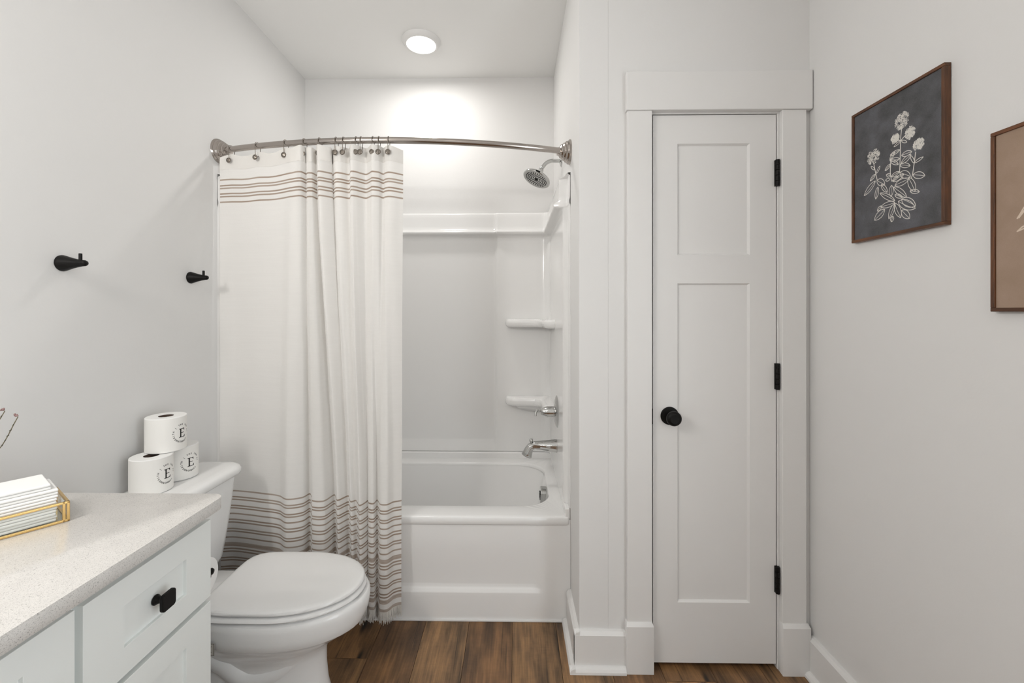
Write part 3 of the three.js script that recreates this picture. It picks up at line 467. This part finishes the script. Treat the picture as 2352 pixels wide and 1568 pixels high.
// ---------------------------------------------------------------- vanity
{
  const zf = -1.060, zn = 0.20, xf = -0.765, v = thing('vanity_cabinet', 'pale grey shaker vanity cabinet with black square knobs', 'cabinet', [-1.02, 0, -0.43]);
  part('body', merge([ext(L + 0.002, xf, 0.10, 0.8335, zf, zn, 0.001), ext(L + 0.05, xf - 0.06, 0, 0.10, zf + 0.01, zn - 0.01, 0.001)]), M.cabinet, v);
  const knob = (z, y, par) => {
    const k = new THREE.Group(); k.name = 'knob'; k.userData.label = 'black square knob on a flared stem'; par.add(k); k.position.set(-0.7505 - v.position.x - par.position.x, y - par.position.y, z - v.position.z - par.position.z);
    const st = lathe([[0, 0], [0.0105, 0], [0.0105, 0.002], [0.0075, 0.007], [0.006, 0.014], [0.0065, 0.022], [0.008, 0.026]], 24); st.rotateZ(-Math.PI / 2); mesh('stem', st, M.black, k);
    const s = roundShape(-0.0165, 0.0165, -0.0165, 0.0165, 0.006), p = new THREE.ExtrudeGeometry(s, { depth: 0.004, bevelEnabled: true, bevelSize: 0.0015, bevelThickness: 0.0018, bevelSegments: 3 }); p.rotateY(Math.PI / 2); p.translate(0.0245, 0, 0); mesh('square_plate', p, M.black, k);
  };
  const front = (name, z0, z1, y0, y1, st, rl, kz, ky) => {   // shaker front facing +x: flat frame, sunk panel
    const s = rectShape(-z1, -z0, y0, y1); s.holes.push(rectShape(-z1 + st, -z0 - st, y0 + rl, y1 - rl, THREE.Path));
    const f = new THREE.ExtrudeGeometry(s, { depth: 0.0188, bevelEnabled: true, bevelSize: 0.0006, bevelThickness: 0.0006, bevelOffset: -0.0006, bevelSegments: 1 }); f.rotateY(Math.PI / 2); f.translate(xf + 0.0006, 0, 0);
    const m = part(name, f, M.cabinet, v); part('panel', ext(xf + 0.001, xf + 0.0125, y0 + rl - 0.004, y1 - rl + 0.004, z0 + st - 0.004, z1 - st + 0.004, 0), M.cabinet, m);
    if (kz !== undefined) knob(kz, ky, m);
  };
  front('drawer_front', -1.0595, -0.7418, 0.6192, 0.8065, 0.080, 0.054, -0.9005, 0.713);
  front('drawer_front', -1.0595, -0.7418, 0.3700, 0.6074, 0.080, 0.056, -0.9005, 0.489);
  front('drawer_front', -1.0595, -0.7418, 0.1150, 0.3580, 0.080, 0.056, -0.9005, 0.236);
  front('cabinet_door', -0.7276, -0.375, 0.115, 0.8100, 0.078, 0.048, -0.405, 0.70);
  front('cabinet_door', -0.371, -0.02, 0.115, 0.8100, 0.078, 0.048, -0.34, 0.70);
  const quartz = dataTex(1024, 1024, (x, y) => { const b = N1(x / 60, y / 60, 3) - 0.5, f = N2(x * 0.9, y * 0.9) - 0.5, sp = N3(x / 1.7, y / 1.7), sp2 = N1(x / 2.6 + 90, y / 2.6); let k = 218 + b * 10 + f * 14; if (sp > 0.80) k -= Math.min(70, (sp - 0.80) * 420); if (sp2 > 0.84) k -= 34; if (sp < 0.12) k += 10; return [k, k - 3, k - 7]; }, true, 2.2, 2.2);
  const qm = new THREE.MeshPhysicalMaterial({ map: quartz, roughness: 0.3 });
  const s = new THREE.Shape(), b = 0.002, x0 = L + 0.001, x1 = -0.7146 - b, d1 = 1.0735 - b, r = 0.028; s.moveTo(x0, -0.22); s.lineTo(x1, -0.22); s.lineTo(x1, d1 - r); s.absarc(x1 - r, d1 - r, r, 0, Math.PI / 2); s.lineTo(x0, d1); s.closePath();
  const g = new THREE.ExtrudeGeometry(s, { depth: 0.0295 - 2 * b, bevelEnabled: true, bevelSize: b, bevelThickness: b, bevelSegments: 2, curveSegments: 16 }); g.rotateX(-Math.PI / 2); g.translate(0, 0.8345 + b, 0);
  tag(mesh('countertop', metric(toCreasedNormals(clean(g), 0.5)), qm), 'speckled white quartz countertop with a rounded corner on the vanity', 'countertop');
  // spare roll on a black holder at the end of the vanity
  const h = thing('roll_holder', 'black toilet roll holder fixed to the end panel of the vanity', 'roll holder', [-0.912, 0.632, zf]);
  const base = lathe([[0, -0.008], [0.018, -0.008], [0.02, -0.006], [0.02, 0]], 24); base.rotateX(Math.PI / 2); mesh('mount', base, M.black, h);
  mesh('bar', tube([[0, 0, 0], [0, 0, -0.055], [0.004, 0, -0.070], [0.02, 0, -0.075], [0.08, 0, -0.075], [0.112, 0, -0.075]], 0.006, 40, 12), M.black, h);
  const k2 = lathe([[0, 0.006], [0.007, 0.005], [0.009, 0], [0.006, -0.004]], 20); k2.rotateZ(-Math.PI / 2); k2.translate(0.114, 0, -0.075); mesh('end_stop', k2, M.black, h);
  const rl = thing('toilet_roll', 'plain white toilet roll hanging on the holder beside the vanity', 'toilet paper', [-0.857, 0.618, zf - 0.070]);
  const pr = lathe([[0.0205, -0.05], [0.046, -0.05], [0.048, -0.048], [0.048, 0.048], [0.046, 0.05], [0.0205, 0.05]], 48); pr.rotateZ(Math.PI / 2); mesh('wound_paper', pr, M.paper, rl);
  const cr = lathe([[0.0205, -0.05], [0.0198, -0.049], [0.0198, 0.049], [0.0205, 0.05]], 32); cr.rotateZ(Math.PI / 2); mesh('cardboard_core', cr, M.card, rl);
}

// ---------------------------------------------------------------- things on the counter
{
  const turn = Math.atan2(-(-0.573), 0.82) * 1;     // long side runs from the corner towards the mirror wall
  const Y = 0.8642, len = 0.25, wid = 0.125, hh = 0.0435;
  // local frame: u along the long side, w along the short side
  const u = new THREE.Vector3(-0.573, 0, 0.82).normalize(), w = new THREE.Vector3(-0.82, 0, -0.573).normalize(), A = new THREE.Vector3(-0.9635, Y, -0.9265);
  const c = A.clone().addScaledVector(u, len / 2).addScaledVector(w, wid / 2);
  const rot = Math.atan2(-u.z, u.x);               // rotation.y that brings local +x onto u
  const t = thing('napkin_tray', 'brass edged clear glass tray holding paper towels on the countertop', 'tray', c.toArray(), rot);
  const a = len / 2, b = wid / 2, e = 0.0026;
  const bar = (x0, y0, z0, x1, y1, z1) => mesh('brass_edge', ext(Math.min(x0, x1) - e, Math.max(x0, x1) + e, Math.min(y0, y1) - e, Math.max(y0, y1) + e, Math.min(z0, z1) - e, Math.max(z0, z1) + e, 0.0012), M.brass, t);
  for (const y of [e, hh - e]) for (const s of [-1, 1]) { bar(-a, y, s * b, a, y, s * b); bar(s * a, y, -b, s * a, y, b); }
  for (const s of [-1, 1]) for (const q of [-1, 1]) { bar(s * a, e, q * b, s * a, hh - e, q * b); bar(s * (a - 0.0065), e, q * b, s * (a - 0.0065), hh - e, q * b); }
  for (const s of [-1, 1]) { mesh('glass_pane', new THREE.PlaneGeometry(2 * a - 0.004, hh - 0.004).translate(0, hh / 2, s * (b - 0.0005)), M.glass, t); const g = new THREE.PlaneGeometry(2 * b - 0.004, hh - 0.004); g.rotateY(Math.PI / 2); g.translate(s * (a - 0.0005), hh / 2, 0); mesh('glass_pane', g, M.glass, t); }
  mesh('glass_base', ext(-a + 0.003, a - 0.003, 0.0012, 0.0030, -b + 0.003, b - 0.003, 0.0005), M.glass, t);
  const r = rng(41), nk = (() => { const s = []; for (let i = 0; i <= 14; i++) s.push(i); const g = new RoundedBoxGeometry(0.208, 0.0060, 0.098, 3, 0.0029); return g; })();
  const sgn = new THREE.Vector3(0, 0, 1).applyAxisAngle(new THREE.Vector3(0, 1, 0), rot).dot(w) > 0 ? 1 : -1;
  for (let i = 0; i < 13; i++) {
    const o = mesh('paper_towel', nk, M.paper); const du = -0.006 + (r() - 0.5) * 0.004 - (i > 10 ? -0.008 : 0), dw = -0.006 + (r() - 0.5) * 0.004 + (i > 10 ? 0.006 : 0);
    o.position.copy(c).addScaledVector(u, du).addScaledVector(w, dw); o.position.y = Y + 0.0065 + i * 0.00625 + 0.0004; o.rotation.y = rot + (r() - 0.5) * 0.012;
    tag(o, ['bottom', 'second', 'third', 'fourth', 'fifth', 'sixth', 'seventh', 'eighth', 'ninth', 'tenth', 'eleventh', 'twelfth', 'topmost'][i] + ' folded white paper towel ' + (i && i < 12 ? 'from the bottom ' : '') + 'of the stack in the brass tray', 'paper towel', 'paper towels in the tray');
  }
}
{
  const g = thing('bud_vase', 'small white bud vase holding dried sprigs on the countertop', 'vase', [-1.232, 0.8642, -0.945]);
  mesh('vessel', lathe([[0, 0], [0.024, 0.0], [0.030, 0.012], [0.031, 0.035], [0.022, 0.062], [0.011, 0.078], [0.011, 0.092], [0.014, 0.096], [0.0125, 0.096], [0.009, 0.090], [0.009, 0.078], [0, 0.07]], 40), M.china, g);
  const stem = new THREE.MeshStandardMaterial({ color: rgb(0.16, 0.14, 0.09), roughness: 0.9 }), bud = new THREE.MeshStandardMaterial({ color: rgb(0.30, 0.19, 0.18), roughness: 0.9 }), leafM = new THREE.MeshStandardMaterial({ color: rgb(0.07, 0.065, 0.045), roughness: 0.9 });
  const r = rng(71);
  const sprig = (tip, label, bend) => {
    const b = [-1.232 + (r() - 0.5) * 0.006, 0.936, -0.945 + (r() - 0.5) * 0.006], m1 = [b[0] + (tip[0] - b[0]) * 0.18, 0.97, b[2] + (tip[2] - b[2]) * 0.25], m2 = [b[0] + (tip[0] - b[0]) * 0.55, b[1] + (tip[1] - b[1]) * bend, b[2] + (tip[2] - b[2]) * 0.65];
    const t = thing('dried_sprig', label, 'dried flower', b, 0, 'dried sprigs in the vase');
    const cur = new THREE.CatmullRomCurve3([b, m1, m2, tip].map(p => new THREE.Vector3(...p)));
    part('stem', new THREE.TubeGeometry(cur, 40, 0.0010, 6), stem, t);
    const bits = [], buds = [];
    for (let i = 0; i < 9; i++) { const p = cur.getPoint(0.55 + 0.42 * i / 9), q = new THREE.SphereGeometry(0.0016, 6, 5); q.scale(0.8, 1.9 + r(), 0.8); q.rotateZ(-0.7 + (r() - 0.5)); q.translate(p.x + (r() - 0.5) * 0.001, p.y, p.z); bits.push(q); }
    for (let i = 0; i < 5; i++) { const p = cur.getPoint(1), q = new THREE.SphereGeometry(0.0022, 7, 6); q.scale(1.5, 0.9, 1); q.rotateZ(r() * 3); q.translate(p.x - 0.004 + (r() - 0.5) * 0.009, p.y + 0.001 + r() * 0.005, p.z + (r() - 0.5) * 0.004); buds.push(q); }
    part('side_buds', merge(bits), leafM, t); part('flower_buds', merge(buds), bud, t);
  };
  sprig([-1.1822, 1.0660, -1.02], 'thin dried sprig leaning furthest out over the paper towels', 0.42);
  sprig([-1.2140, 1.0800, -1.02], 'dried sprig with pinkish buds rising from the vase', 0.6);
  sprig([-1.2200, 1.0450, -1.01], 'short dried sprig with pinkish buds beside the longer ones', 0.55);
  sprig([-1.2450, 1.0900, -0.98], 'tall dried sprig standing close to the wall', 0.6);
}

// ---------------------------------------------------------------- wall hooks
{
  const hook = thing('wall_hook', 'black flared wall hook with an upright peg, beside the vanity', 'wall hook', [L, 1.454, -1.213], 0, 'black wall hooks');
  const c = lathe([[0, 0], [0.0225, 0], [0.0230, 0.003], [0.0205, 0.012], [0.0155, 0.028], [0.0115, 0.045], [0.0092, 0.058], [0.0085, 0.066], [0.0065, 0.070], [0, 0.0712]], 36); c.rotateZ(-Math.PI / 2); mesh('flared_body', c, M.black, hook);
  const p = lathe([[0, 0.026], [0.0038, 0.0255], [0.0042, 0.024], [0.0042, 0]], 18); p.translate(0.053, 0.002, 0); mesh('peg', p, M.black, hook);
  copyOf(hook, [L, 1.452, -1.702], 'black flared wall hook with an upright peg, beside the shower curtain');
}

// ---------------------------------------------------------------- framed prints
{
  const wood = dataTex(64, 512, (x, y) => { const k = 0.75 + 0.5 * N2(x / 9, y / 90, 3) + 0.25 * (N1(x / 2, y / 30) - 0.5); return [92 * k, 56 * k, 31 * k]; });
  const wm = new THREE.MeshStandardMaterial({ map: wood, roughness: 0.45 });
  const S = [[[590,268],[580,332],[576,398],[573,483],[567,580]],[[258,434],[280,505],[301,569]],[[738,479],[725,546],[707,625],[694,646]],[[580,357],[608,341],[640,329]],[[580,357],[557,344],[538,332]],[[467,468],[461,554],[475,621]]];
  const LV = [[580,357,504,378,8],[590,359,645,385,9],[590,463,698,465,19],[585,520,690,484,19],[571,581,685,635,26],[725,549,814,532,9],[725,552,685,489,9],[711,629,830,662,24],[269,489,225,452,8],[296,522,338,477,8],[280,577,135,661,22],[301,576,395,628,25],[312,630,285,716,17],[280,525,214,563,12],[354,620,426,692,17],[475,652,470,733,19],[500,670,645,770,22],[514,660,672,647,24],[495,628,613,603,17],[663,638,733,749,25],[681,735,776,760,15],[553,783,733,866,33],[590,774,738,849,31],[514,785,349,787,22],[514,772,338,681,19],[509,790,445,892,21],[514,791,580,904,25],[590,854,676,925,26],[395,814,269,875,28],[354,781,307,812,14],[490,880,475,919,14],[461,428,571,418,13],[456,459,514,418,12],[461,466,553,518,14],[465,493,400,527,12],[465,581,415,560,13],[475,589,562,572,14],[485,623,553,601,11],[571,526,681,559,17],[514,729,599,764,14],[567,481,456,465,14],[456,604,405,599,10]];
  const FL = [[590,216,73,55],[679,329,46,40],[516,322,40,29],[769,435,50,36],[253,386,75,53]];
  const mottled = (c, w, h, base, seed, amp) => { const n = noise2(seed), im = c.getImageData(0, 0, w, h); for (let y = 0; y < h; y++) for (let x = 0; x < w; x++) { const k = (y * w + x) * 4, v = amp * (n(x / 130, y / 130, 4) - 0.5) + amp * 0.35 * (n(x / 5, y / 5, 2) - 0.5); im.data[k] = base[0] + v; im.data[k + 1] = base[1] + v; im.data[k + 2] = base[2] + v * 1.15; im.data[k + 3] = 255; } c.putImageData(im, 0, 0); };
  const botanical = canvasTex(1024, 1390, (c, w, h) => {
    c.fillStyle = '#666'; c.fillRect(0, 0, w, h); mottled(c, w, h, [84, 84, 87], 61, 40);
    const P = (x, y) => [x / 1000 * w, y / 1000 * h]; c.strokeStyle = '#ddd9d2'; c.lineWidth = 6; c.lineCap = c.lineJoin = 'round';
    for (const s of S) { c.lineWidth = 9; c.beginPath(); s.forEach((p, i) => i ? c.lineTo(...P(...p)) : c.moveTo(...P(...p))); c.stroke(); }
    const r = rng(88);
    for (const [x0, y0, x1, y1, wd] of LV) {
      const a = P(x0, y0), b = P(x1, y1), dx = b[0] - a[0], dy = b[1] - a[1], l = Math.hypot(dx, dy), nx = -dy / l, ny = dx / l, q = wd / 1000 * w * 1.75, k = 0.12 * (r() - 0.5) * l;
      const side = s => { c.moveTo(...a); c.bezierCurveTo(a[0] + dx * 0.22 + nx * q * s, a[1] + dy * 0.22 + ny * q * s, a[0] + dx * 0.75 + nx * q * s * 0.95, a[1] + dy * 0.75 + ny * q * s * 0.95, ...b); };
      c.lineWidth = 6.5; c.fillStyle = 'rgba(88,88,91,0.55)'; c.beginPath(); side(1); c.stroke(); c.beginPath(); side(-1); c.stroke();
      if (wd > 10) { c.lineWidth = 5; c.beginPath(); c.moveTo(...a); c.quadraticCurveTo(a[0] + dx * 0.5 + nx * k, a[1] + dy * 0.5 + ny * k, a[0] + dx * 0.92, a[1] + dy * 0.92); c.stroke(); }
    }
    for (const [x, y, rx, ry] of FL) {
      for (let i = 0; i < 130; i++) { const a = r() * 6.283, d = Math.sqrt(r()), px = x + rx * d * Math.cos(a), py = y + ry * d * Math.sin(a), [X, Y] = P(px, py), s = 5 + r() * 9; c.lineWidth = 3.6; c.beginPath(); c.arc(X, Y, s, r() * 6, r() * 6 + 3.6); c.stroke(); if (d > 0.8) { c.beginPath(); c.moveTo(X, Y); c.lineTo(X + 12 * Math.cos(a), Y + 12 * Math.sin(a)); c.stroke(); } }
    }
  });
  const tan = canvasTex(1024, 1390, (c, w, h) => {
    c.fillStyle = '#967f6e'; c.fillRect(0, 0, w, h); mottled(c, w, h, [160, 137, 119], 63, 14);
    const P = (x, y) => [x / 1000 * w, y / 1000 * h]; c.strokeStyle = '#d8c6b4'; c.lineCap = 'round';
    const blade = (x0, y0, x1, y1, q) => { const a = P(x0, y0), b = P(x1, y1), dx = b[0] - a[0], dy = b[1] - a[1], l = Math.hypot(dx, dy), nx = -dy / l, ny = dx / l; for (const s of [1, -1]) { c.lineWidth = 8; c.beginPath(); c.moveTo(...a); c.bezierCurveTo(a[0] + dx * 0.3 + nx * q * s, a[1] + dy * 0.3 + ny * q * s, a[0] + dx * 0.7 + nx * q * s, a[1] + dy * 0.7 + ny * q * s, ...b); c.stroke(); } };
    c.lineWidth = 11; for (const p of [[[148, 502], [165, 482], [189, 451], [300, 350], [420, 300]], [[160, 487], [181, 466], [213, 464], [320, 440], [470, 430]], [[148, 574], [181, 553], [213, 546], [330, 505], [500, 500]], [[148, 574], [187, 565], [213, 560], [340, 535], [500, 510]], [[158, 500], [190, 470], [300, 420], [430, 400]]]) { c.beginPath(); p.forEach((q, i) => i ? c.lineTo(...P(...q)) : c.moveTo(...P(...q))); c.stroke(); }
    c.lineWidth = 12; c.beginPath(); c.moveTo(...P(520, 880)); c.quadraticCurveTo(...P(470, 560), ...P(540, 180)); c.stroke();
    for (const [y, s] of [[300, 1], [420, 1], [540, 1], [660, -1], [480, -1], [720, 1], [600, -1], [360, -1]]) blade(505, y, 505 + s * 300, y - 80, 40);
  });
  const frame = (label, zf, zn, y0, y1, tex) => {
    const t = thing('framed_print', label, 'picture', [R, (y0 + y1) / 2, (zf + zn) / 2]), d = 0.0185, fw = 0.0085;
    const f = (a, b, c, e) => { const g = ext(R - d, R - 0.0012, c, e, a, b, 0.0012), p = g.attributes.position, u = g.attributes.uv, tall = (e - c) > (b - a); for (let i = 0; i < p.count; i++) u.setXY(i, (tall ? p.getZ(i) + p.getX(i) : p.getY(i) + p.getX(i)) * 12, (tall ? p.getY(i) : p.getZ(i)) * 2.4); part('frame_rail', g, wm, t); };
    f(zf, zn, y1 - fw, y1); f(zf, zn, y0, y0 + fw); f(zf, zf + fw, y0 + fw, y1 - fw); f(zn - fw, zn, y0 + fw, y1 - fw);
    const b = new THREE.BoxGeometry(zn - zf - 2 * fw + 0.002, y1 - y0 - 2 * fw + 0.002, 0.004), edge = new THREE.MeshStandardMaterial({ color: rgb(0.5, 0.48, 0.45), roughness: 0.9 }), face = new THREE.MeshStandardMaterial({ map: tex, roughness: 0.8 });
    b.rotateY(-Math.PI / 2); b.translate(R - 0.0125, (y0 + y1) / 2, (zf + zn) / 2); const m = part('print', b, [edge, edge, edge, edge, face, edge], t); m.userData.label = 'printed botanical drawing';
  };
  frame('framed white line drawing of a flowering plant on dark grey in thin walnut', -1.3965, -1.0985, 1.533, 1.9365, botanical);
  frame('framed pale leaf drawing on tan in thin walnut', -0.9945, -0.6965, 1.3165, 1.7155, tan);
}

for (const o of scene.children) o.updateMatrixWorld(true);
renderer.render(scene, camera);
